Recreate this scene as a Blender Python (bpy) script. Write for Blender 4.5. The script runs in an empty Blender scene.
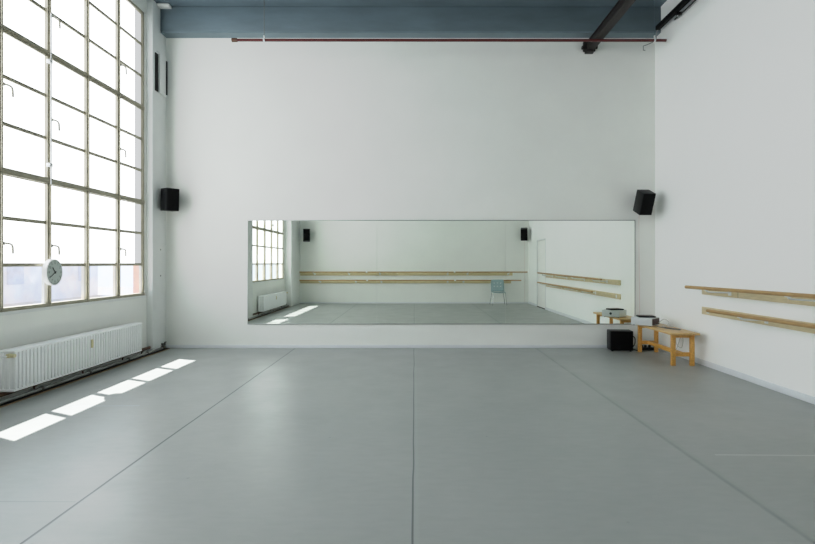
import bpy, bmesh, math, random
from mathutils import Vector, Matrix
random.seed(7)
sc = bpy.context.scene
COL = sc.collection
PI = math.pi

# ---------------------------------------------------------------- materials
def lin(c):
    return tuple(((v/255)/12.92 if v/255 <= .04045 else (((v/255)+.055)/1.055)**2.4) for v in c)

def mat(name, rgb, rough=.6, metal=0, var=.04, scale=6, bump=0, bscale=40, spec=.5, emit=None, estr=0, coat=0, stretch=None):
    m = bpy.data.materials.new(name); m.use_nodes = True
    nt = m.node_tree; b = nt.nodes['Principled BSDF']
    b.inputs['Roughness'].default_value = rough
    b.inputs['Metallic'].default_value = metal
    b.inputs['Specular IOR Level'].default_value = spec
    if coat: b.inputs['Coat Weight'].default_value = coat
    c = lin(rgb)
    g = nt.nodes.new('ShaderNodeNewGeometry')
    mp = nt.nodes.new('ShaderNodeMapping')
    if stretch: mp.inputs['Scale'].default_value = stretch
    nt.links.new(g.outputs['Position'], mp.inputs['Vector'])
    n = nt.nodes.new('ShaderNodeTexNoise'); n.inputs['Scale'].default_value = scale
    n.inputs['Detail'].default_value = 5
    nt.links.new(mp.outputs['Vector'], n.inputs['Vector'])
    r = nt.nodes.new('ShaderNodeValToRGB')
    r.color_ramp.elements[0].position = .3; r.color_ramp.elements[1].position = .7
    r.color_ramp.elements[0].color = tuple(v*(1-var) for v in c)+(1,)
    r.color_ramp.elements[1].color = tuple(min(1, v*(1+var)) for v in c)+(1,)
    nt.links.new(n.outputs['Fac'], r.inputs['Fac'])
    nt.links.new(r.outputs['Color'], b.inputs['Base Color'])
    if bump:
        n2 = nt.nodes.new('ShaderNodeTexNoise'); n2.inputs['Scale'].default_value = bscale
        n2.inputs['Detail'].default_value = 4
        nt.links.new(mp.outputs['Vector'], n2.inputs['Vector'])
        bp = nt.nodes.new('ShaderNodeBump'); bp.inputs['Strength'].default_value = bump
        bp.inputs['Distance'].default_value = .01
        nt.links.new(n2.outputs['Fac'], bp.inputs['Height'])
        nt.links.new(bp.outputs['Normal'], b.inputs['Normal'])
    if emit:
        b.inputs['Emission Color'].default_value = lin(emit)+(1,)
        b.inputs['Emission Strength'].default_value = estr
    return m

M = {}
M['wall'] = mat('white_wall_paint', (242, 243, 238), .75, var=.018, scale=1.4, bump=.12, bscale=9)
M['wallright'] = mat('white_wall_paint_lit', (251, 252, 249), .75, var=.012, scale=1.4, bump=.1, bscale=9)  # same wall paint, lightened to put extra light on the right wall
M['wallrough'] = mat('white_rough_plaster', (234, 236, 234), .8, var=.03, scale=3, bump=.35, bscale=6)
M['blue'] = mat('blue_grey_ceiling_paint', (100, 116, 124), .6, var=.13, scale=2.2, bump=.5, bscale=5, stretch=(.6, 2, 2))
M['bluelit'] = mat('bounce_lit_blue_paint', (118, 134, 141), .6, var=.08, scale=3, bump=.4, bscale=6)  # ceiling blue made paler for floor bounce under the beam
M['skirt'] = mat('white_skirting', (228, 231, 233), .5, var=.02)
M['frame'] = mat('aged_cream_window_metal', (170, 164, 145), .5, var=.08, scale=12)
M['handle'] = mat('pale_window_handle', (190, 187, 174), .4, var=.05, scale=20)
M['rad'] = mat('white_radiator_enamel', (250, 251, 252), .35, var=.02)
M['black'] = mat('black_grille', (7, 7, 8), .7, var=.2, scale=60, bump=.3, bscale=300, spec=.15)
M['blacksat'] = mat('black_cabinet', (16, 18, 20), .45, var=.15, scale=30, spec=.3)
M['pine'] = mat('varnished_pine', (216, 163, 84), .38, var=.16, scale=9, stretch=(6, 1, 6), coat=.2)
M['pinetop'] = mat('varnished_pine_top', (214, 176, 118), .4, var=.14, scale=9, stretch=(8, 1, 8), coat=.2)
M['board'] = mat('pale_pine_board', (214, 198, 160), .5, var=.1, scale=8, stretch=(1, 1, 8))
M['boardx'] = mat('pale_pine_board_rear', (214, 198, 158), .5, var=.1, scale=8, stretch=(1, 8, 8))
M['rail'] = mat('beech_handrail', (180, 146, 98), .4, var=.1, scale=10)
M['whitemetal'] = mat('white_painted_metal', (228, 230, 230), .35, var=.02)
M['chrome'] = mat('chrome_tube', (200, 202, 204), .2, metal=1, var=.02)
M['alu'] = mat('aluminium_edge', (150, 154, 152), .35, metal=.8, var=.03)
M['red'] = mat('red_oxide_pipe', (88, 32, 31), .5, var=.15, scale=20)
M['brown'] = mat('dark_brown_steel', (28, 22, 19), .55, var=.25, scale=10, bump=.2)
M['pipe'] = mat('worn_dark_pipe', (92, 86, 80), .35, metal=.5, var=.35, scale=9)
M['pipegrey'] = mat('grey_painted_pipe', (150, 152, 150), .35, metal=.3, var=.2, scale=9)
M['rust'] = mat('rust_brown_pipe', (96, 68, 52), .5, metal=.2, var=.3, scale=9)
M['dark'] = mat('dark_gap', (22, 20, 19), .8, var=.3)
M['lip'] = mat('brown_wooden_edge', (150, 122, 88), .6, var=.2, scale=8)
M['brass'] = mat('pale_brass', (214, 204, 165), .35, metal=.3, var=.08)
M['clockwhite'] = mat('white_clock_case', (240, 240, 238), .35, var=.01)
M['clockface'] = mat('pale_clock_dial', (196, 206, 200), .45, var=.02)
M['ink'] = mat('dark_ink', (45, 50, 52), .5, var=.05)
M['plastic'] = mat('white_player_casing', (206, 210, 209), .4, var=.01)
M['darkred'] = mat('dark_port_panel', (58, 32, 32), .45, var=.3, scale=30)
M['teal'] = mat('teal_chair_shell', (158, 180, 182), .45, var=.03)
M['tealhole'] = mat('pale_chair_hole', (225, 232, 230), .6, var=.03)
M['cablewhite'] = mat('off_white_cable', (205, 205, 198), .5, var=.03)
M['cablepink'] = mat('pinkish_cable', (232, 222, 216), .5, var=.03)
M['cablegrey'] = mat('grey_cable', (120, 120, 116), .5, var=.05)
M['door'] = mat('white_door_paint', (250, 250, 246), .5, var=.015)
M['brick'] = mat('orange_brick_reveal', (190, 110, 55), .8, var=.2, scale=14, bump=.5)
M['facade'] = mat('pale_facade', (200, 196, 205), .8, var=.2, scale=.9)
M['facadepeach'] = mat('peach_facade', (222, 190, 172), .8, var=.12, scale=.9)
M['glassdark'] = mat('facade_glass', (150, 165, 195), .3, var=.2)
M['asphalt'] = mat('outside_paving', (112, 112, 114), .9, var=.1)

# mirror: slightly green silvered glass
m = bpy.data.materials.new('mirror_glass'); m.use_nodes = True
b = m.node_tree.nodes['Principled BSDF']
b.inputs['Base Color'].default_value = (.89, .94, .88, 1); b.inputs['Metallic'].default_value = 1
b.inputs['Roughness'].default_value = .004
M['mirror'] = m

# upper panes: daylight added as emission to light the room
def pane_material(name, strength):
    m = bpy.data.materials.new(name); m.use_nodes = True; nt = m.node_tree
    nt.nodes.clear()
    out = nt.nodes.new('ShaderNodeOutputMaterial')
    g = nt.nodes.new('ShaderNodeNewGeometry')
    n = nt.nodes.new('ShaderNodeTexNoise'); n.inputs['Scale'].default_value = 1.5
    nt.links.new(g.outputs['Position'], n.inputs['Vector'])
    r = nt.nodes.new('ShaderNodeValToRGB')
    r.color_ramp.elements[0].color = (.915, .955, .985, 1); r.color_ramp.elements[1].color = (.955, .98, 1, 1)
    nt.links.new(n.outputs['Fac'], r.inputs['Fac'])
    e = nt.nodes.new('ShaderNodeEmission'); e.inputs['Strength'].default_value = strength
    nt.links.new(r.outputs['Color'], e.inputs['Color'])
    gl = nt.nodes.new('ShaderNodeBsdfGlossy'); gl.inputs['Roughness'].default_value = .2
    gl.inputs['Color'].default_value = (.06, .06, .06, 1)
    ad = nt.nodes.new('ShaderNodeAddShader')
    nt.links.new(e.outputs[0], ad.inputs[0]); nt.links.new(gl.outputs[0], ad.inputs[1])
    nt.links.new(ad.outputs[0], out.inputs['Surface'])
    return m
PANE = 3.9
M['pane'] = pane_material('glowing_daylight_glass', PANE)
M['paneblue'] = pane_material('painted_reveal_glass', .72)  # dim glow painted in for the shaded outer reveal behind the glass
# clear lower panes; blotchy outdoor haze painted in as glow
m = bpy.data.materials.new('painted_haze_glass'); m.use_nodes = True; nt = m.node_tree; nt.nodes.clear()
out = nt.nodes.new('ShaderNodeOutputMaterial')
tr = nt.nodes.new('ShaderNodeBsdfTransparent'); tr.inputs['Color'].default_value = (.66, .68, .70, 1)
em = nt.nodes.new('ShaderNodeEmission'); em.inputs['Color'].default_value = (.88, .92, 1, 1); em.inputs['Strength'].default_value = .55
g = nt.nodes.new('ShaderNodeNewGeometry'); n = nt.nodes.new('ShaderNodeTexNoise'); n.inputs['Scale'].default_value = 5
n.inputs['Detail'].default_value = 6
nt.links.new(g.outputs['Position'], n.inputs['Vector'])
mr = nt.nodes.new('ShaderNodeMapRange'); mr.inputs['To Min'].default_value = .35; mr.inputs['To Max'].default_value = .85
nt.links.new(n.outputs['Fac'], mr.inputs['Value']); nt.links.new(mr.outputs[0], em.inputs['Strength'])
n3 = nt.nodes.new('ShaderNodeTexNoise'); n3.inputs['Scale'].default_value = 2.2; n3.inputs['Detail'].default_value = 3
nt.links.new(g.outputs['Position'], n3.inputs['Vector'])
r3 = nt.nodes.new('ShaderNodeValToRGB'); r3.color_ramp.elements[0].position = .42; r3.color_ramp.elements[1].position = .6
r3.color_ramp.elements[0].color = (.72, .80, 1, 1); r3.color_ramp.elements[1].color = (1, .86, .80, 1)
nt.links.new(n3.outputs['Fac'], r3.inputs['Fac']); nt.links.new(r3.outputs['Color'], em.inputs['Color'])
gl = nt.nodes.new('ShaderNodeBsdfGlossy'); gl.inputs['Roughness'].default_value = .03; gl.inputs['Color'].default_value = (.05, .05, .05, 1)
a1 = nt.nodes.new('ShaderNodeAddShader'); a2 = nt.nodes.new('ShaderNodeAddShader')
nt.links.new(tr.outputs[0], a1.inputs[0]); nt.links.new(em.outputs[0], a1.inputs[1])
nt.links.new(a1.outputs[0], a2.inputs[0]); nt.links.new(gl.outputs[0], a2.inputs[1])
nt.links.new(a2.outputs[0], out.inputs['Surface'])
M['paneclear'] = m

# vinyl dance floor with taped joints and scuffs
def floor_material():
    m = bpy.data.materials.new('grey_dance_vinyl'); m.use_nodes = True; nt = m.node_tree
    N = nt.nodes.new; L = nt.links.new
    b = nt.nodes['Principled BSDF']
    g = N('ShaderNodeNewGeometry'); sp = N('ShaderNodeSeparateXYZ'); L(g.outputs['Position'], sp.inputs[0])
    def math_(op, a, b_=None, c=None):
        n = N('ShaderNodeMath'); n.operation = op
        for i, v in enumerate((a, b_, c)):
            if v is None: continue
            if isinstance(v, (int, float)): n.inputs[i].default_value = v
            else: L(v, n.inputs[i])
        return n.outputs[0]
    def noise(scale, stretch=(1, 1, 1), detail=4):
        mp = N('ShaderNodeMapping'); mp.inputs['Scale'].default_value = stretch
        L(g.outputs['Position'], mp.inputs['Vector'])
        n = N('ShaderNodeTexNoise'); n.inputs['Scale'].default_value = scale; n.inputs['Detail'].default_value = detail
        L(mp.outputs[0], n.inputs['Vector']); return n.outputs['Fac']
    wob = math_('MULTIPLY', math_('SUBTRACT', noise(.6), .5), .03)
    X = math_('ADD', sp.outputs['X'], wob)
    Y = sp.outputs['Y']
    base = N('ShaderNodeMix'); base.data_type = 'RGBA'
    base.inputs[6].default_value = lin((155, 160, 157))+(1,); base.inputs[7].default_value = lin((165, 169, 166))+(1,)
    nz = math_('ADD', math_('MULTIPLY', noise(.5), .6), math_('MULTIPLY', noise(7, (1, 3, 1), 6), .4))
    mr = N('ShaderNodeMapRange'); mr.inputs['From Min'].default_value = .35; mr.inputs['From Max'].default_value = .65
    L(nz, mr.inputs['Value']); L(mr.outputs[0], base.inputs[0])
    cur = base.outputs[2]
    def line(coord, at, half, soft, colr, strength, lim=None, jitter=None):
        nonlocal cur
        d = math_('ABSOLUTE', math_('SUBTRACT', coord, at))
        k = N('ShaderNodeMapRange'); k.inputs['From Min'].default_value = half; k.inputs['From Max'].default_value = half+soft
        k.inputs['To Min'].default_value = strength; k.inputs['To Max'].default_value = 0
        L(d, k.inputs['Value']); f = k.outputs[0]
        if jitter is not None:
            f = math_('MULTIPLY', f, jitter)
        if lim:
            c2, lo, hi = lim
            f = math_('MULTIPLY', f, math_('MULTIPLY', math_('GREATER_THAN', c2, lo), math_('LESS_THAN', c2, hi)))
        mx = N('ShaderNodeMix'); mx.data_type = 'RGBA'; L(f, mx.inputs[0]); L(cur, mx.inputs[6])
        mx.inputs[7].default_value = lin(colr)+(1,); cur = mx.outputs[2]
    jit = N('ShaderNodeMapRange'); jit.inputs['From Min'].default_value = .3; jit.inputs['From Max'].default_value = .62
    jit.inputs['To Min'].default_value = .45; L(noise(3), jit.inputs['Value']); J = jit.outputs[0]
    line(X, -1.968, .0065, .004, (62, 72, 72), .9)
    line(X, -1.945, .016, .01, (160, 168, 166), .35)
    line(X, -.008, .004, .003, (92, 100, 100), .9)
    line(X, .012, .006, .014, (166, 174, 170), .4)
    line(X, 2.0, .006, .022, (104, 114, 112), .55, jitter=J)
    line(X, 2.03, .012, .02, (150, 158, 152), .35)
    # cross joints and long scuffs
    line(math_('ADD', Y, math_('MULTIPLY', X, .01)), 2.915, .003, .003, (110, 118, 116), .5, (X, -4.0, -1.99))
    line(math_('ADD', Y, math_('MULTIPLY', X, .02)), 3.70, .006, .008, (190, 194, 190), .75, (X, 2.2, 3.94))
    line(math_('ADD', Y, math_('MULTIPLY', X, -.03)), 5.0, .005, .012, (178, 188, 196), .5, (X, -3.35, -2.7))
    line(math_('ADD', X, math_('MULTIPLY', Y, .06)), -.46, .012, .03, (160, 166, 164), .35, (Y, 2.9, 4.5))
    line(math_('ADD', Y, math_('MULTIPLY', X, .015)), 4.4, .003, .01, (158, 166, 164), .35, (X, .2, 1.9))
    # small dirt specks
    v = N('ShaderNodeTexVoronoi'); v.inputs['Scale'].default_value = 2.3; L(g.outputs['Position'], v.inputs['Vector'])
    sk = N('ShaderNodeMapRange'); sk.inputs['From Min'].default_value = .012; sk.inputs['From Max'].default_value = .03
    sk.inputs['To Min'].default_value = .4; sk.inputs['To Max'].default_value = 0
    L(v.outputs['Distance'], sk.inputs['Value'])
    mx = N('ShaderNodeMix'); mx.data_type = 'RGBA'; L(sk.outputs[0], mx.inputs[0]); L(cur, mx.inputs[6])
    mx.inputs[7].default_value = lin((105, 112, 110))+(1,); cur = mx.outputs[2]
    L(cur, b.inputs['Base Color'])
    rr = N('ShaderNodeMapRange'); rr.inputs['From Min'].default_value = .3; rr.inputs['From Max'].default_value = .7
    rr.inputs['To Min'].default_value = .30; rr.inputs['To Max'].default_value = .40
    L(noise(2.5, (1, 1, 1), 6), rr.inputs['Value']); L(rr.outputs[0], b.inputs['Roughness'])
    b.inputs['Specular IOR Level'].default_value = .42
    bp = N('ShaderNodeBump'); bp.inputs['Strength'].default_value = .25; bp.inputs['Distance'].default_value = .01
    L(noise(1.3, (1, 1, 1), 2), bp.inputs['Height']); L(bp.outputs[0], b.inputs['Normal'])
    return m
M['floor'] = floor_material()

# ---------------------------------------------------------------- mesh helpers
class MB:
    def __init__(s): s.bm = bmesh.new(); s.T = Matrix.Identity(4)
    def _add(s, tmp, Mx=None):
        me = bpy.data.meshes.new('t'); tmp.to_mesh(me); tmp.free()
        me.transform(s.T @ Mx if Mx is not None else s.T)
        s.bm.from_mesh(me); bpy.data.meshes.remove(me); return s
    def box(s, x0, x1, y0, y1, z0, z1, bev=0, seg=2, Mx=None):
        t = bmesh.new(); bmesh.ops.create_cube(t, size=1)
        for v in t.verts:
            v.co = Vector(((x0+x1)/2+v.co.x*(x1-x0), (y0+y1)/2+v.co.y*(y1-y0), (z0+z1)/2+v.co.z*(z1-z0)))
        if bev:
            bmesh.ops.bevel(t, geom=t.edges[:], offset=bev, segments=seg, profile=.5, affect='EDGES')
        return s._add(t, Mx)
    def cyl(s, p, q, r, r2=None, n=20, caps=True):
        p = Vector(p); q = Vector(q); d = q-p
        t = bmesh.new(); bmesh.ops.create_cone(t, cap_ends=caps, segments=n, radius1=r, radius2=r if r2 is None else r2, depth=d.length)
        R = d.to_track_quat('Z', 'Y').to_matrix().to_4x4()
        return s._add(t, Matrix.Translation((p+q)/2) @ R)
    def tube(s, pts, r, n=8):
        pts = [Vector(p) for p in pts]; t = bmesh.new(); rings = []
        prev = None
        for i, p in enumerate(pts):
            d = (pts[min(i+1, len(pts)-1)]-pts[max(i-1, 0)]).normalized()
            if prev is None:
                u = d.orthogonal().normalized()
            else:
                u = (prev-d*prev.dot(d)).normalized()
            prev = u; w = d.cross(u)
            rings.append([t.verts.new(p+u*r*math.cos(2*PI*k/n)+w*r*math.sin(2*PI*k/n)) for k in range(n)])
        for a, b_ in zip(rings, rings[1:]):
            for k in range(n): t.faces.new((a[k], a[(k+1) % n], b_[(k+1) % n], b_[k]))
        t.faces.new(rings[0][::-1]); t.faces.new(rings[-1])
        return s._add(t)
    def quad(s, a, b_, c, d):
        t = bmesh.new(); t.faces.new([t.verts.new(v) for v in (a, b_, c, d)]); return s._add(t)
    def ball(s, c, r, sc_=(1, 1, 1)):
        t = bmesh.new(); bmesh.ops.create_uvsphere(t, u_segments=14, v_segments=8, radius=r)
        return s._add(t, Matrix.Translation(c) @ Matrix.Diagonal(sc_+(1,)))
    def grid(s, fn, nu, nv):
        t = bmesh.new(); V = [[t.verts.new(fn(i/nu, j/nv)) for j in range(nv+1)] for i in range(nu+1)]
        for i in range(nu):
            for j in range(nv): t.faces.new((V[i][j], V[i+1][j], V[i+1][j+1], V[i][j+1]))
        return s._add(t)
    def build(s, name, material, parent=None, smooth=True, loc=None):
        me = bpy.data.meshes.new(name)
        bmesh.ops.recalc_face_normals(s.bm, faces=s.bm.faces[:])
        s.bm.to_mesh(me); s.bm.free()
        me.materials.append(M[material] if isinstance(material, str) else material)
        if smooth:
            for p in me.polygons: p.use_smooth = True
            try: me.set_sharp_from_angle(angle=math.radians(35))
            except Exception: pass
        o = bpy.data.objects.new(name, me); COL.objects.link(o)
        if parent: o.parent = parent
        if loc: o.location = loc
        return o

def tag(o, label, cat, group=None, kind=None):
    o['label'] = label; o['category'] = cat
    if group: o['group'] = group
    if kind: o['kind'] = kind
    return o
def thing(name, label, cat, loc=(0, 0, 0), rz=0, group=None):
    o = bpy.data.objects.new(name, None); o.empty_display_size = .1; COL.objects.link(o)
    o.location = loc; o.rotation_euler = (0, 0, rz)
    return tag(o, label, cat, group)
def struct(o, label=None, cat=None):
    o['kind'] = 'structure'
    if label: o['label'] = label
    if cat: o['category'] = cat
    return o
def kids(o): return [c for c in bpy.data.objects if c.parent == o]
def dup(root, loc, label, rot=None):
    r = root.copy(); COL.objects.link(r); r.location = loc; r['label'] = label
    if rot is not None: r.rotation_euler = rot
    def rec(src, dst):
        for ch in kids(src):
            if ch == dst: continue
            c = ch.copy(); COL.objects.link(c); c.parent = dst; rec(ch, c)
    rec(root, r)
    return r
def bez(pts, n=10):
    """Catmull-Rom through points"""
    P = [Vector(p) for p in pts]; P = [P[0]]+P+[P[-1]]; out = []
    for i in range(1, len(P)-2):
        for k in range(n):
            t = k/n; a, b_, c, d = P[i-1:i+3]
            out.append(.5*((2*b_)+(-a+c)*t+(2*a-5*b_+4*c-d)*t*t+(-a+3*b_-3*c+d)*t**3))
    out.append(P[-2]); return out
def text_mesh(s, size):
    cu = bpy.data.curves.new('txt', 'FONT'); cu.body = s; cu.size = size; cu.align_x = 'CENTER'; cu.align_y = 'CENTER'
    o = bpy.data.objects.new('txt', cu); COL.objects.link(o); bpy.context.view_layer.update()
    me = bpy.data.meshes.new_from_object(o.evaluated_get(bpy.context.evaluated_depsgraph_get()))
    bpy.data.objects.remove(o); return me

# ---------------------------------------------------------------- dimensions (metres, camera at x=0 y=0 z=1.4)
YB = 8.25      # back wall
YR = -.92      # wall behind the camera
XR = 3.97       # right wall
XP = -4.095      # face of the left pilasters
XL = -4.19      # left wall below the windows
XG = -4.225     # glass
XO = -4.34      # outside of left wall
H = 5.535

# ---------------------------------------------------------------- room shell
struct(MB().box(XO-.1, XR+.2, YR-.2, YB+.2, -.2, 0).build('floor', 'floor', smooth=False), 'grey vinyl dance floor laid in long sheets with taped joints', 'floor')
struct(MB().box(XO, XR+.2, YR-.2, YB+.2, H, H+.2).build('ceiling', 'blue', smooth=False), 'blue-grey painted ceiling', 'ceiling')
struct(MB().box(XO, XR+.2, YB, YB+.2, 0, H).build('wall_back', 'wall', smooth=False), 'white back wall behind the long mirror', 'wall')
struct(MB().box(XO, XR+.2, YR-.2, YR, 0, H).build('wall_rear', 'wall', smooth=False), 'white wall behind the camera seen in the mirror', 'wall')
# right wall with door opening (door y .30..1.33)
DY0, DY1, DZ = .30, 1.33, 2.12
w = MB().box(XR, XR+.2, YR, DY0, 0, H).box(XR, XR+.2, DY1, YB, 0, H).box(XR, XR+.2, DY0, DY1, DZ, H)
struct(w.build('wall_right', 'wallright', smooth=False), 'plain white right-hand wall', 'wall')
# left wall: two window bays between pilasters
BAYS = [(4.39, 7.76), (.48, 3.80)]
ZS, ZT = .90, 5.29
w = MB().box(XO, XL, YR, YB, 0, ZS).box(XO, XL, YR, YB, ZT, H)
edges = [YR, BAYS[1][0], BAYS[1][1], BAYS[0][0], BAYS[0][1], YB]
for i in (0, 2, 4): w.box(XO, XL, edges[i], edges[i+1], ZS-.01, ZT+.01)
struct(w.build('wall_left', 'wall', smooth=False), 'white window wall with parapet under the windows', 'wall')
for k, (a, b_) in enumerate([(7.82, YB), (3.82, 4.33), (YR, .32)]):
    struct(MB().box(XL-.01, XP if k < 2 else -3.98, a, b_, 0, H, bev=.008).build('pilaster', 'wallrough'),
           ['white wall pilaster in the far left corner', 'white wall pilaster between the two windows', 'white wall pilaster in the corner behind the camera'][k], 'pilaster')
# concrete beam over the back wall
BY = 8.05
struct(MB().box(XP, XR, BY, YB, 5.14, H, bev=.01).build('ceiling_beam', 'blue'), 'blue-grey painted concrete beam along the top of the back wall', 'beam')
struct(MB().box(XP, XR, BY+.015, YB, 5.117, 5.145).build('trim_1', 'bluelit', smooth=False), 'underside of the beam, coloured paler for light off the floor', 'trim')
# rough white plaster lump where the beam meets the pilaster
def lump(u, v):
    a = u*PI; r = .5+.06*math.sin(5*u+9*v)
    return Vector((-4.06+.30*v*1.0, BY-.10-.08*math.sin(a)*(1-v*.6), 5.5-.10*(1-v*.8)*abs(math.cos(a*.5))*r*2))
struct(MB().box(XP, -3.90, BY-.12, BY+.01, 5.49, 5.535, bev=.02, seg=3).build('trim_2', 'wallrough'), 'white plaster lump at the left end of the beam', 'trim')

# skirtings
struct(MB().box(XP, XR, YB-.012, YB, 0, .055, bev=.003).build('baseboard_back', 'skirt'), 'thin white skirting of the back wall', 'baseboard')
s = MB().box(XR-.014, XR, DY1, YB-.012, 0, .075, bev=.003).box(XR-.014, XR, YR, DY0, 0, .075, bev=.003)
struct(s.build('baseboard_right', 'skirt'), 'white skirting along the right wall', 'baseboard')
struct(MB().box(XP, XR-.014, YR, YR+.012, 0, .055, bev=.003).build('baseboard_rear', 'skirt'), 'thin white skirting of the rear wall', 'baseboard')

# dark trench strip with wooden lip along the window wall
struct(MB().box(XL, -4.022, YR, YB-.02, 0, .004).build('trim_3', 'dark', smooth=False), 'dark uncovered strip of floor under the heating pipes', 'trim')
struct(MB().box(-4.024, -4.010, YR, YB-.05, 0, .008).build('trim_4', 'lip', smooth=False), 'thin brown wooden edge of the vinyl by the pipes', 'trim')

# door in right wall
d = struct(MB().box(XR+.012, XR+.05, DY0+.01, DY1-.01, .012, DZ-.01, bev=.003).build('door_1', 'door'), 'flush white door in the right wall, seen in the mirror', 'door')
MB().box(XR-.012, XR+.06, DY0, DY1, 0, .022).build('threshold', 'brown', d)
f = MB().box(XR-.006, XR+.05, DY1-.002, DY1+.035, 0, DZ+.03, bev=.002).box(XR-.006, XR+.05, DY0-.035, DY0+.002, 0, DZ+.03, bev=.002).box(XR-.006, XR+.05, DY0-.03, DY1+.03, DZ-.002, DZ+.035, bev=.002)
f.build('door_frame', 'whitemetal', d)
hd = MB().cyl((XR+.012, DY1-.09, 1.04), (XR-.04, DY1-.09, 1.04), .009).cyl((XR-.04, DY1-.09, 1.04), (XR-.04, DY1-.21, 1.04), .009)
hd.cyl((XR+.013, DY1-.09, 1.04), (XR+.006, DY1-.09, 1.04), .025).build('door_handle', 'chrome', d)
struct(MB().box(XR+.2, XR+.22, DY0, DY1, 0, DZ).build('trim_5', 'dark', smooth=False))

# ---------------------------------------------------------------- windows
def window(name, y0, y1, label):
    n = 5; p = (y1-y0)/n
    yy = [y0+p*i for i in range(n+1)]
    fr = MB()
    fx0, fx1 = XG-.03, XG+.03
    fr.box(fx0, fx1, y0, y0+.04, ZS, ZT, bev=.004); fr.box(fx0, fx1, y1-.04, y1, ZS, ZT, bev=.004)
    fr.box(fx0, fx1, y0, y1, ZT-.045, ZT, bev=.004); fr.box(fx0, fx1+.01, y0, y1, ZS, ZS+.045, bev=.004)
    W = fr.build('window_frame', 'frame')
    W.name = name; struct(W, label, 'window')
    # reveal ledge
    MB().box(XG+.02, XL+.02, y0-.01, y1+.01, ZS-.03, ZS+.004, bev=.004).build('window_sill', 'wallrough', W)
    for i in range(1, n):
        y = yy[i]
        heavy = (i in (2, 4)) if name == 'window_1' else (i in (1, 3))
        t = .030 if heavy else .022
        mm = MB().box(fx0-.005, fx1+.008, y-t, y+t, ZS, ZT, bev=.004)
        mm.box(fx1, fx1+.026, y-.008, y+.008, ZS+.02, ZT-.02, bev=.003)
        mm.build('mullion', 'frame', W)
    for z in (2.348, 3.805):
        mm = MB().box(fx0-.005, fx1+.006, y0, y1, z-.032, z+.032, bev=.004)
        mm.box(fx1, fx1+.022, y0+.02, y1-.02, z-.010, z+.006, bev=.003).box(fx1-.01, fx1+.012, y0+.02, y1-.02, z-.05, z-.038, bev=.003)
        mm.build('transom', 'frame', W)
    rows = [ZS+.045]
    for a, b_ in ((.90, 2.348), (2.348, 3.805), (3.805, 5.27)):
        for k in (1, 2):
            z = a+(b_-a)*k/3
            MB().box(XG-.014, XG+.016, y0+.02, y1-.02, z-.020, z+.020, bev=.003).build('glazing_bar', 'frame', W)
    z1 = .90+1.448/3
    MB().quad((XG, y0, ZS), (XG, y1, ZS), (XG, y1, z1), (XG, y0, z1)).build('clear_pane', 'paneclear', W, smooth=False)['label'] = 'clear bottom row of panes with painted-in outdoor haze'
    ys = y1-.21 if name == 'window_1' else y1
    MB().quad((XG, y0, z1), (XG, ys, z1), (XG, ys, ZT), (XG, y0, ZT)).build('glowing_pane', 'pane', W, smooth=False)['label'] = 'bright white panes given an added daylight glow'
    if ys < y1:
        MB().quad((XG, ys, z1), (XG, y1, z1), (XG, y1, ZT), (XG, ys, ZT)).build('reveal_shade_pane', 'paneblue', W, smooth=False)['label'] = 'bluish strip of pane painted in for the shaded outer reveal'
    # handles
    hl = MB
    spots = [(yy[1]+.01, 1.60), (yy[2]+.01, 1.60), (yy[4]+.01, 1.60), (yy[1]+.01, 3.22), (yy[2]+.01, 3.05), (yy[4]+.01, 3.02), (yy[2]+.02, 4.25), (yy[4]+.02, 4.22)]
    for (hy, hz) in spots:
        h_ = hl().box(fx1, fx1+.03, hy-.015, hy+.015, hz-.015, hz+.02, bev=.004)
        h_.tube(bez([(fx1+.02, hy+.01, hz+.005), (fx1+.045, hy+.05, hz), (fx1+.045, hy+.085, hz-.02), (fx1+.04, hy+.10, hz-.10)], 5), .010)
        h_.build('window_handle', 'handle', W)
    rod = MB().cyl((fx1+.045, yy[2]-.028, 2.30), (fx1+.045, yy[2]-.028, 4.25), .007)
    for z in (2.52, 3.70): rod.box(fx1+.01, fx1+.06, yy[2]-.062, yy[2]-.018, z-.022, z+.022, bev=.006)
    rod.build('opening_rod', 'whitemetal', W)
    return W
window('window_1', *BAYS[0], 'tall gridded factory window at the left, nearest the mirror wall')
window('window_2', *BAYS[1], 'tall gridded factory window seen only in the mirror')

# brick reveal outside plus far facades and ground
MB().box(XO-.02, XG-.032, BAYS[0][1]-.012, BAYS[0][1]+.12, .2, 1.40).build('trim_6', 'brick', smooth=False)['kind'] = 'structure'
tag(MB().box(-40, XO-.12, -20, 40, -.6, -.5).build('outside_ground', 'asphalt', smooth=False), 'pale paving outside the windows', 'ground', kind='structure')
def facade(y0, y1, x, h, mt, label):
    t = thing('building', label, 'building', (x, (y0+y1)/2, -.5))
    L_ = y1-y0
    MB().box(-3, 0, -L_/2, L_/2, 0, h).build('facade', mt, t, smooth=False)
    k = int(L_/2.2)
    for i in range(k):
        for j in range(int(h/3)):
            yc = -L_/2+(i+.5)*L_/k
            MB().box(-.02, .03, yc-.5, yc+.5, .9+j*3, 2.4+j*3, bev=.01).build('window', 'glassdark', t)
facade(8, 17, -17, 3.4, 'facadepeach', 'blurred peach building beyond the far bottom panes')
facade(17.6, 30, -19, 3.6, 'facade', 'blurred pale lilac building beyond the near bottom panes')

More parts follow.
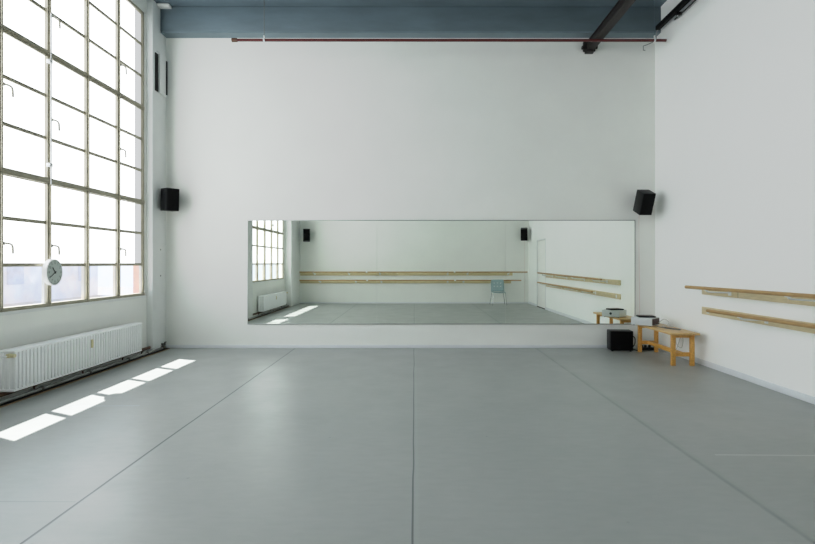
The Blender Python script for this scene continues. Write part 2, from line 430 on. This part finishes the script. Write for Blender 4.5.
# ---------------------------------------------------------------- mirror
t = thing('wall_mirror', 'long low frameless wall mirror in three panels across the back wall', 'mirror', (.44, YB, .405))
MX0, MX1, MZ0, MZ1 = -2.745, 3.63, .405, 2.102
cx = .44
for k in range(3):
    a = MX0+(MX1-MX0)*k/3-cx; b_ = MX0+(MX1-MX0)*(k+1)/3-cx
    o = MB().box(a+.0008, b_-.0008, -.008, -.001, 0, MZ1-MZ0).build('mirror_panel', 'mirror', t, smooth=False)
e = MB().box(MX0-cx-.008, MX1-cx+.008, -.011, 0, MZ1-MZ0, MZ1-MZ0+.012, bev=.001).box(MX0-cx-.008, MX1-cx+.008, -.011, 0, -.012, 0, bev=.001)
e.box(MX1-cx, MX1-cx+.010, -.011, 0, 0, MZ1-MZ0).box(MX0-cx-.006, MX0-cx, -.011, 0, 0, MZ1-MZ0)
e.build('edge_trim', 'alu', t)

# ---------------------------------------------------------------- radiators
def make_radiator(loc, label):
    t = thing('radiator', label, 'radiator', loc, group='radiators under the windows')
    n = 46; p = .0508; L_ = n*p; z0, z1 = .114, .529; d0, d1 = .0, .165   # local x 0 (wall side)..165 front
    body = MB()
    for i in range(n):
        y = (i+.5)*p
        for xx in (.018, .0825, .147):
            body.box(xx-.018, xx+.018, y-.0165, y+.0165, z0+.01, z1-.008, bev=.010, seg=2)
        body.box(.01, .155, y-.004, y+.004, z0+.02, z1-.02)
    body.build('section_columns', 'rad', t)
    MB().box(.0, .165, 0, L_, z1-.026, z1+.004, bev=.012, seg=3).build('top_header', 'rad', t)
    MB().box(.004, .161, 0, L_, z0, z0+.026, bev=.010, seg=3).build('bottom_header', 'rad', t)
    # thermostat valve at the near end
    v = MB().cyl((.13, -.06, z1-.045), (.13, 0, z1-.045), .013).cyl((.15, -.035, z1-.045), (.195, -.035, z1-.045), .018)
    v.box(.12, .155, -.055, -.015, z1-.065, z1-.025, bev=.004)
    v.build('valve', 'brass', t)
    MB().tube(bez([(.13, -.05, z1-.05), (.10, -.12, z1-.05), (.02, -.14, z1-.10), (.0, -.14, .18), (.0, -.14, .125)], 6), .009).build('feed_pipe', 'whitemetal', t)
    MB().tube([(.08, L_-.03, z0+.01), (.08, L_-.03, .108)], .012).build('drain_pipe', 'pipe', t)
    MB().box(.166, .182, L_*.50, L_*.50+.03, z1-.17, z1-.07, bev=.004).build('heat_meter', 'brass', t)['label'] = 'small yellowish heat meter'
    for yy in (.35, L_-.35):
        MB().box(-.028, .01, yy-.02, yy+.02, z0+.05, z0+.09, bev=.003).build('wall_bracket', 'whitemetal', t)
    return t
rad = make_radiator((-4.150, 4.985, 0), 'long low white ribbed radiator under the window at the left edge of the photo')
dup(rad, (-4.150, .90, 0), 'white ribbed radiator seen only as a reflection at the left of the mirror')

# heating pipes along the wall
t = thing('heating_pipes', 'pair of worn dark heating pipes running along the floor under the radiator', 'pipes', (-4.1, 3.5, 0))
MB().cyl((-.045, YR+.05-3.5, .085), (-.045, YB-.16-3.5, .082), .023).build('pipe', 'rust', t)
MB().cyl((.035, YR+.05-3.5, .034), (.035, YB-.10-3.5, .034), .018).build('pipe', 'pipegrey', t)
for y in (.9, 2.1, 3.2, 4.3, 5.45, 6.25, 7.1, 7.6):
    s_ = MB().cyl((.035, y-.014-3.5, .034), (.035, y+.014-3.5, .034), .024).box(.029, .041, y-.006-3.5, y+.006-3.5, .004, .02)
    s_.build('pipe_clamp', 'pipe', t)
    s_ = MB().cyl((-.045, y-.014-3.5, .082), (-.045, y+.014-3.5, .082), .028).box(-.051, -.039, y-.006-3.5, y+.006-3.5, .004, .06)
    s_.build('pipe_clamp', 'rust', t)
v = MB().cyl((.035, 4.58, .03), (.035, 4.58, .09), .012).cyl((.035, 4.58, .09), (.035, 4.58, .104), .026, n=14)
v.cyl((-.045, 4.50, .08), (-.045, 4.50, .15), .014).ball((.035, 4.58, .04), .03).ball((-.045, 4.50, .085), .03)
v.build('stop_valve', 'pipe', t)
MB().tube([(.045, 4.62, .05), (.045, 4.62, .12), (.075, 4.60, .125)], .009).build('valve_lever', 'dark', t)

# ---------------------------------------------------------------- clock on the window mullion
t = thing('wall_clock', 'round white wall clock hanging on the window mullion, showing twenty to eleven', 'clock', (-4.165, 5.712, 1.298))
R0 = Matrix.Rotation(math.radians(6), 4, 'Z') @ Matrix.Rotation(PI/2, 4, 'Z') @ Matrix.Rotation(PI/2, 4, 'X')   # local XY = dial, +Z = into room
def cm(): q = MB(); q.T = R0; return q
q = cm().cyl((0, 0, 0), (0, 0, .052), .150, n=48); q.build('clock_case', 'clockwhite', t)
q = cm().cyl((0, 0, .050), (0, 0, .0535), .139, n=48); q.build('dial', 'clockface', t)
q = cm()
for k in range(60):
    a = k*PI/30; L_ = .012 if k % 5 == 0 else .005; w_ = .0022 if k % 5 == 0 else .0009
    Mx = Matrix.Rotation(-a, 4, 'Z')
    q.box(-w_, w_, .134-L_, .134, .0535, .0545, Mx=Mx)
for k in range(1, 13):
    a = k*PI/6; me = text_mesh(str(k), .036)
    me.transform(q.T @ Matrix.Translation((.106*math.sin(a), .106*math.cos(a), .0545))); q.bm.from_mesh(me)
q.build('numerals', 'ink', t, smooth=False)
def hand(angle, L_, w_, nm, z):
    q = cm(); q.box(-w_, w_, -.02, L_, z, z+.002, Mx=Matrix.Rotation(-angle, 4, 'Z')); q.build(nm, 'ink', t, smooth=False)
hand(math.radians(320), .072, .0055, 'hour_hand', .056)
hand(math.radians(240), .108, .004, 'minute_hand', .059)
cm().cyl((0, 0, .054), (0, 0, .063), .009).build('hand_cap', 'ink', t)
q = cm().tube([(0, .14, .01), (0, .19, -.0)], .006); q.build('hanging_hook', 'handle', t)

# ---------------------------------------------------------------- loudspeakers
def make_speaker(label, loc, yaw, pitch):
    t = thing('wall_speaker', label, 'loudspeaker', loc, group='black wall loudspeakers in the four corners')
    t.rotation_euler = (pitch, 0, yaw)          # front = local -Y
    w_, d_, h_ = .10, .12, .178
    MB().box(-w_, w_, -d_, d_, -h_, h_, bev=.008).build('cabinet', 'blacksat', t)
    MB().box(-w_+.006, w_-.006, -d_-.012, -d_+.002, -h_+.006, h_-.006, bev=.005).build('grille', 'black', t)
    MB().box(-.03, .03, d_, d_+.03, -.05, .05, bev=.004).cyl((0, d_+.02, 0), (0, d_+.075, .01), .012).build('mounting_bracket', 'blacksat', t)
    return t
sp = make_speaker('black loudspeaker high in the far right corner above the bench', (3.67, 7.99, 2.375), math.radians(2), math.radians(24))
dup(sp, (-3.93, 8.03, 2.42), 'black loudspeaker high in the far left corner beside the window', (math.radians(3), 0, math.radians(48)))
q1 = dup(sp, (3.76, -.66, 2.40), 'black loudspeaker reflected in the right half of the mirror above the chair', (math.radians(16), 0, math.radians(180+14)))
q2 = dup(sp, (-3.70, -.66, 2.36), 'black loudspeaker reflected in the left part of the mirror beside the window', (math.radians(-8), 0, math.radians(180-12)))
q1.scale = q2.scale = (1.12, 1.12, 1.12)
def cable(name, pts, r, mt, label):
    return tag(MB().tube(bez(pts, 8), r, 7).build(name, mt), label, 'cable')
cable('speaker_cable', [(3.68, 8.06, 2.25), (3.70, YB-.008, 2.15), (3.705, YB-.008, 1.2), (3.71, YB-.008, .6), (3.705, YB-.02, .25), (3.68, YB-.03, .02)], .006, 'cablepink', 'thin pale cable running down the back wall from the right loudspeaker')
cable('speaker_cable', [(3.80, -.80, 2.25), (3.83, YR+.008, 2.18), (3.83, YR+.008, 1.2), (3.83, YR+.016, .3), (3.83, YR+.02, .02)], .006, 'cablepink', 'thin pale cable under the loudspeaker reflected in the right half of the mirror')

# ---------------------------------------------------------------- subwoofer
t = thing('subwoofer', 'black cube subwoofer on the floor below the right end of the mirror', 'subwoofer', (3.30, 8.025, 0), math.radians(-7))
MB().box(-.175, .175, -.095, .125, .015, .325, bev=.008).build('cabinet', 'blacksat', t)
MB().box(-.168, .168, -.108, -.093, .024, .317, bev=.005).build('grille', 'black', t)
for sx in (-.14, .14):
    for sy in (-.07, .10): MB().cyl((sx, sy, 0), (sx, sy, .016), .018).build('foot', 'blacksat', t)
cable('subwoofer_cable', [(3.49, 8.10, .22), (3.56, 8.09, .20), (3.55, 8.06, .10), (3.50, 8.05, .03), (3.55, 8.0, .009), (3.585, 7.97, .009)], .008, 'blacksat', 'black cable looping from the subwoofer to the floor behind the bench')

# ---------------------------------------------------------------- bench
ang = -math.atan2(.022, 1.1)
t = thing('bench', 'varnished pine bench with four square legs by the right wall', 'bench', (3.678, 7.37, 0), ang)
hw, hl_ = .155, .55
MB().box(-.195, .195, -.61, .60, .425, .454, bev=.004).build('bench_top', 'pinetop', t)
for sx in (-1, 1):
    for sy in (-1, 1):
        x = sx*(hw-.027); y = sy*(hl_-.022)
        MB().box(x-.027, x+.027, y-.022, y+.022, 0, .426, bev=.003).build('leg', 'pine', t)
for sy in (-1, 1):
    y = sy*(hl_-.034)
    MB().box(-hw+.05, hw-.05, y-.018, y+.018, .125, .18, bev=.003).build('cross_stretcher', 'pine', t)
    MB().box(-hw+.05, hw-.05, y-.018, y+.018, .382, .424, bev=.003).build('apron', 'pine', t)
MB().box(-.022, .022, -hl_+.05, hl_-.05, .128, .182, bev=.003).build('long_stretcher', 'pine', t)

# ---------------------------------------------------------------- white player on the bench with a dark slab on top
PX, PY = 3.53, 7.65
t = thing('audio_player', 'square white audio player turned cornerwise on the far end of the bench', 'audio player', (PX, PY, .456), math.radians(-46))
h_ = .155
MB().box(-h_, h_, -h_, h_, .008, .122, bev=.007, seg=3).build('casing', 'plastic', t)
MB().box(h_-.002, h_+.004, -h_+.02, h_-.02,   .02, .11, bev=.002).build('port_panel', 'darkred', t)['label'] = 'dark reddish port panel'
MB().cyl((-h_+.002, 0, .068), (-h_-.004, 0, .068), .022, n=24).cyl((-h_, 0, .068), (-h_-.007, 0, .068), .008).build('control_knob', 'ink', t)['label'] = 'small dark round control'
for sx in (-.12, .12):
    for sy in (-.12, .12): MB().cyl((sx, sy, 0), (sx, sy, .01), .012).build('foot', 'ink', t)
t2 = thing('tablet_player', 'flat dark device lying on top of the white audio player', 'device', (PX+.01, PY, .579), math.radians(-10))
MB().box(-.12, .12, -.09, .09, 0, .022, bev=.005).build('device_body', 'blacksat', t2)
MB().box(-.105, .105, -.075, .075, .021, .024, bev=.001).build('screen', 'darkred', t2)

cable('power_cable', [(3.69, 7.565, .50), (3.76, 7.53, .56), (3.80, 7.47, .52), (3.76, 7.43, 0.467), (3.82, 7.38, 0.463), (3.81, 7.46, 0.463), (3.73, 7.47, 0.463), (3.68, 7.42, 0.463)], .0065, 'cablewhite', 'pale cable looped on the bench behind the white audio player')
cable('audio_cable', [(3.60, 7.42, 0.462), (3.64, 7.32, 0.461), (3.74, 7.22, 0.461), (3.78, 7.10, 0.461), (3.72, 7.05, 0.461), (3.66, 7.18, 0.461), (3.63, 7.28, 0.461), (3.69, 7.34, 0.461)], .006, 'cablegrey', 'grey cable lying in a flat loop on the middle of the bench top')
cable('hanging_cable', [(3.915, 7.46, .44), (3.915, 7.50, .32), (3.90, 7.44, .2), (3.915, 7.34, .16), (3.92, 7.30, .26), (3.925, 7.34, .36), (3.928, 7.40, .28), (3.92, 7.50, .10), (3.90, 7.62, .03), (3.86, 7.75, .01)], .0055, 'cablewhite', 'white cable hanging in a loop behind the bench against the wall')
t = thing('power_strip', 'black power strip on the floor under the far end of the bench', 'power strip', (3.74, 8.06, 0), math.radians(4))
MB().box(-.13, .13, -.03, .03, 0, .045, bev=.006).build('strip_body', 'blacksat', t)
for x in (-.08, -.02, .05):
    MB().box(x-.018, x+.018, -.018, .018, .044, .082, bev=.006).build('plug', 'black', t)

# ---------------------------------------------------------------- barres
def brackets_right(t, ys, zb, zr, xr=3.645):
    for y in ys:
        q = MB().box(XR-.034, XR-.027, y-.028, y+.028, zb-.030, zb+.030, bev=.002)
        q.tube(bez([(XR-.03, y, zb+.0), (XR-.10, y, zb-.008), (xr+.06, y, zb+.0), (xr+.01, y, zr-.03), (xr, y, zr-.012)], 6), .0095)
        q.box(xr-.016, xr+.016, y-.03, y+.03, zr-.024, zr-.017, bev=.002)
        q.build('bracket', 'whitemetal', t)
def barre_right(label, zb, zr0, zr1, y0, y1, ys, plates=()):
    t = thing('ballet_barre', label, 'ballet barre', (0, 0, 0))
    t.location = (XR-.02, 4.1, zb)
    inv = Matrix.Translation((-(XR-.02), -4.1, -zb))
    class Q(MB):
        def __init__(s): super().__init__(); s.T = inv
    ends = [1.45, 3.28, 6.10, 6.87] if zb > .9 else [1.45, 3.9, 6.87]
    for a, b_ in zip(ends, ends[1:]):
        Q().box(XR-.026, XR, a+.004, b_-.004, zb-.05, zb+.05, bev=.002).build('backing_board', 'board', t)
    for b_ in ends[1:-1]:
        Q().box(XR-.023, XR, b_-.0045, b_+.0045, zb-.05, zb+.05).build('board_joint', 'ink', t)
    q = Q().cyl((3.645, y0, zr0), (3.645, y1, zr1), .021, n=20)
    q.build('handrail', 'rail', t)
    for y in ys:
        zr = zr0+(zr1-zr0)*(y-y0)/(y1-y0); xr = 3.645
        q = Q().box(XR-.034, XR-.025, y-.028, y+.028, zb-.030, zb+.030, bev=.002)
        q.tube([(XR-.03, y, zb+.005), (xr+.03, y, zr-.045), (xr+.006, y, zr-.036), (xr, y, zr-.018)], .0095)
        q.box(xr-.014, xr+.014, y-.03, y+.03, zr-.027, zr-.019, bev=.002)
        q.build('bracket', 'whitemetal', t)
    for y in plates:
        Q().box(XR-.031, XR-.025, y-.025, y+.025, zb-.03, zb+.03, bev=.002).build('mounting_plate', 'whitemetal', t)
    return t
barre_right('upper wooden ballet barre on the right-hand wall above the other barre', 1.025, 1.118, 1.083, 1.69, 6.71, (6.25, 4.88, 3.55, 2.2))
barre_right('lower wooden ballet barre on the right-hand wall, nearest the bench', .755, .838, .812, 1.69, 6.22, (5.60, 4.35, 3.1, 1.95), (6.72,))

def barre_rear(label, zb, zr, xe_board, xe_rail, joints, xs):
    t = thing('ballet_barre', label, 'ballet barre', (-.3, YR+.02, zb))
    inv = Matrix.Translation((.3, -(YR+.02), -zb))
    class Q(MB):
        def __init__(s): super().__init__(); s.T = inv
    ed = [-3.975, -.6, xe_board]
    for a, b_ in zip(ed, ed[1:]):
        Q().box(a+.002, b_-.002, YR, YR+.026, zb-.05, zb+.05, bev=.002).build('backing_board', 'boardx', t)
    rs = [-3.95]+list(joints)+[xe_rail]
    for a, b_ in zip(rs, rs[1:]):
        Q().cyl((a+.012, YR+.28, zr), (b_-.012, YR+.28, zr), .020, n=20).build('handrail', 'rail', t)
    for x in xs:
        q = Q().box(x-.028, x+.028, YR+.025, YR+.034, zb-.03, zb+.03, bev=.002)
        q.tube(bez([(x, YR+.03, zb), (x, YR+.10, zb-.006), (x, YR+.22, zb+.004), (x, YR+.27, zr-.035), (x, YR+.28, zr-.016)], 6), .0095)
        q.box(x-.03, x+.03, YR+.266, YR+.294, zr-.027, zr-.018, bev=.002)
        q.build('bracket', 'whitemetal', t)
    for x in joints:
        Q().cyl((x-.03, YR+.28, zr), (x+.03, YR+.28, zr), .022, n=16).build('rail_joint', 'whitemetal', t)
barre_rear('upper long ballet barre on the rear wall, reflected across the mirror', 1.025, 1.10, 3.41, 3.88, (-1.64, 1.37), (-3.46, -2.27, -1.20, 1.15, 1.84, 3.25))
barre_rear('lower long ballet barre on the rear wall, reflected behind the chair', .755, .815, 3.36, 3.67, (-1.62, 1.39), (-3.27, -2.03, -1.15, 1.15, 1.70, 3.0))

# ---------------------------------------------------------------- chair (seen in the mirror)
t = thing('stacking_chair', 'pale teal shell chair with chrome legs, reflected in front of the rear barres', 'chair', (2.83, -.36, 0), PI)
# local: front = -Y, back = +Y
def seatf(u, v):
    x = (u-.5)*.44*(1-.08*(1-v)); y = -.20+v*.40
    return Vector((x, y, .435+.012*math.cos((u-.5)*PI*1.4)*-1+.02*(v-.5)**2-.03*max(0, .12-v)*8*.5))
q = MB().grid(seatf, 12, 12); o = q.build('seat', 'teal', t)
md = o.modifiers.new('s', 'SOLIDIFY'); md.thickness = .012
def backf(u, v):
    ed = 1-.10*max(0, v-.8)/.2
    x = (u-.5)*.45*ed; z = .445+v*.40
    y = .20+.05*v+.035*(1-math.cos((u-.5)*2.0))*-1
    return Vector((x, y, z))
o = MB().grid(backf, 14, 14).build('backrest', 'teal', t)
md = o.modifiers.new('s', 'SOLIDIFY'); md.thickness = .012
for j in range(2):
    for i in range(3):
        c = backf(.24+.26*i, .40+.28*j)
        MB().cyl((c.x, c.y-.012, c.z), (c.x, c.y+.016, c.z), .026, n=16).build('grip_hole', 'tealhole', o)
for sx in (-1, 1):
    MB().tube(bez([(sx*.17, -.16, .425), (sx*.20, -.19, .38), (sx*.235, -.23, .0)], 5), .010).build('leg', 'chrome', t)
    MB().tube(bez([(sx*.17, .15, .425), (sx*.20, .19, .38), (sx*.255, .26, .0)], 5), .010).build('leg', 'chrome', t)
    MB().tube([(sx*.17, -.16, .424), (sx*.17, .15, .424)], .010).build('seat_rail', 'chrome', t)

# ---------------------------------------------------------------- pipes, beam and rail near the ceiling
t = thing('sprinkler_pipe', 'thin dark red pipe hung horizontally below the blue beam', 'pipe', (.5, 7.75, 4.86))
MB().cyl((-3.30, 0, 0), (3.40, 0, -.005), .021, n=14).build('pipe', 'red', t)
MB().cyl((-3.33, 0, 0), (-3.25, 0, 0), .030, n=14).build('end_cap', 'rust', t)
for x in (-2.83, 3.22):
    q = MB().cyl((x, 0, .02), (x, 0, .64), .0045, n=8); q.build('hanger_rod', 'cablegrey' if x < 0 else 'blue', t)
    q = MB().cyl((x-.012, 0, 0), (x+.012, 0, 0), .030, n=16).box(x-.01, x+.01, -.01, .01, .02, .07, bev=.002); q.build('pipe_clip', 'whitemetal', t)

t = thing('steel_beam', 'dark brown steel beam running along the ceiling towards the back wall', 'beam', (2.87, 4, 4.985))
y0, y1 = YR+.02-4, YB-.002-4
MB().box(-.065, .065, y0, y1, -.10, -.085, bev=.002).build('bottom_flange', 'brown', t)
MB().box(-.05, .05, y0, y1, -.09, .02, bev=.002).build('web', 'brown', t)
MB().box(-.065, .065, y0, y1, .015, .03, bev=.002).build('top_flange', 'brown', t)
q = MB().box(-.10, .10, y1-.06, y1, -.11, .06, bev=.02, seg=3).cyl((0, y1-.03, -.10), (0, y1-.03, -.132), .07, n=20).cyl((.10, y1-.05, -.04), (.125, y1-.05, -.04), .03).cyl((-.10, y1-.05, -.05), (-.125, y1-.05, -.05), .03)
q.build('end_bracket', 'brown', t)

t = thing('curtain_track', 'black curtain track running along the top of the right wall', 'track', (3.875, 4, 5.13))
q = MB().box(-.04, .03, YR+.05-4, 7.96-4, -.02, .045, bev=.006); q.build('track_rail', 'black', t)
MB().cyl((.055, YR+.05-4, -.05), (.055, 7.55-4, -.05), .010, n=10).build('cable_line', 'brown', t)
for y in (.5, 2.0, 3.5, 5.0, 6.5, 7.4):
    MB().box(-.0, .08, y-4-.02, y-4+.02, -.055, -.012, bev=.003).build('wall_bracket', 'blacksat', t)
MB().tube([(.0, 7.95-4, .0), (.0, 8.0-4, -.03), (-.0, 8.02-4, -.16), (-.14, 8.03-4, -.22), (-.20, 8.03-4, -.24), (-.20, 8.03-4, -.31), (-.17, 8.03-4, -.31)], .007).build('end_hook', 'pipegrey', t)
# ---------------------------------------------------------------- vent cover on the pilaster
t = thing('vent_cover', 'white wall flap with two narrow black slots high on the left pilaster', 'vent', (XP, 8.03, 4.42))
MB().box(.001, .040, -.055, .155, -.30, .32, bev=.003).build('cover_plate', 'wallrough', t)
MB().box(.0, .010, -.145, -.058, -.29, .31, bev=.001).build('slot', 'dark', t)
MB().box(.040, .052, .125, .158, -.27, .28, bev=.001).build('slot', 'dark', t)
MB().cyl((.006, -.09, .35), (.006, -.02, .35), .008).build('hinge_pin', 'whitemetal', t)
# wall plugs / screws on the pilaster
for z in (1.62, 1.20):
    tag(MB().cyl((XP-.002, 8.06, z), (XP+.006, 8.06, z), .012, n=12).build('wall_screw', 'cablegrey'),
        ('upper' if z > 1.4 else 'lower')+' small dark screw in the far left pilaster below the loudspeaker', 'screw')

# ---------------------------------------------------------------- light
w = bpy.data.worlds.new('sky'); sc.world = w; w.use_nodes = True
nt = w.node_tree; bg = nt.nodes['Background']
bg.inputs['Color'].default_value = (.72, .86, 1, 1); bg.inputs['Strength'].default_value = 2.4
su = bpy.data.lights.new('sun', 'SUN'); su.energy = 30; su.angle = math.radians(.4); su.color = (1, .97, .92)
so = bpy.data.objects.new('sun', su); COL.objects.link(so)
so.rotation_euler = Vector((1, -.47, -1.26)).to_track_quat('-Z', 'Y').to_euler(); so.location = (-10, 10, 12)

# ---------------------------------------------------------------- camera
cd = bpy.data.cameras.new('camera'); cam = bpy.data.objects.new('camera', cd); COL.objects.link(cam)
cd.sensor_width = 36; cd.lens = 500*36/815; cd.shift_x = -7/815; cd.shift_y = -8.7/815; cd.clip_start = .05
cam.location = (0, 0, 1.4); cam.rotation_euler = (PI/2, 0, 0)
sc.camera = cam
sc.view_settings.view_transform = 'Standard'; sc.view_settings.look = 'None'
sc.view_settings.exposure = 0
vs = sc.view_settings; vs.use_curve_mapping = True
cm_ = vs.curve_mapping; cm_.clip_max_x = 4; cm_.clip_max_y = 1
cv = cm_.curves[3]
cv.points[0].location = (0, 0); cv.points[1].location = (4, 1)
for p_ in ((.045, .048), (.12, .142), (.20, .245), (.33, .40), (.45, .53), (.62, .61), (.80, .68), (1.3, .86), (2.2, 1)):
    cv.points.new(*p_)
cm_.update()
sc.cycles.max_bounces = 12; sc.cycles.diffuse_bounces = 8; sc.cycles.glossy_bounces = 6
sc.cycles.use_denoising = True
sc.cycles.sample_clamp_indirect = 4
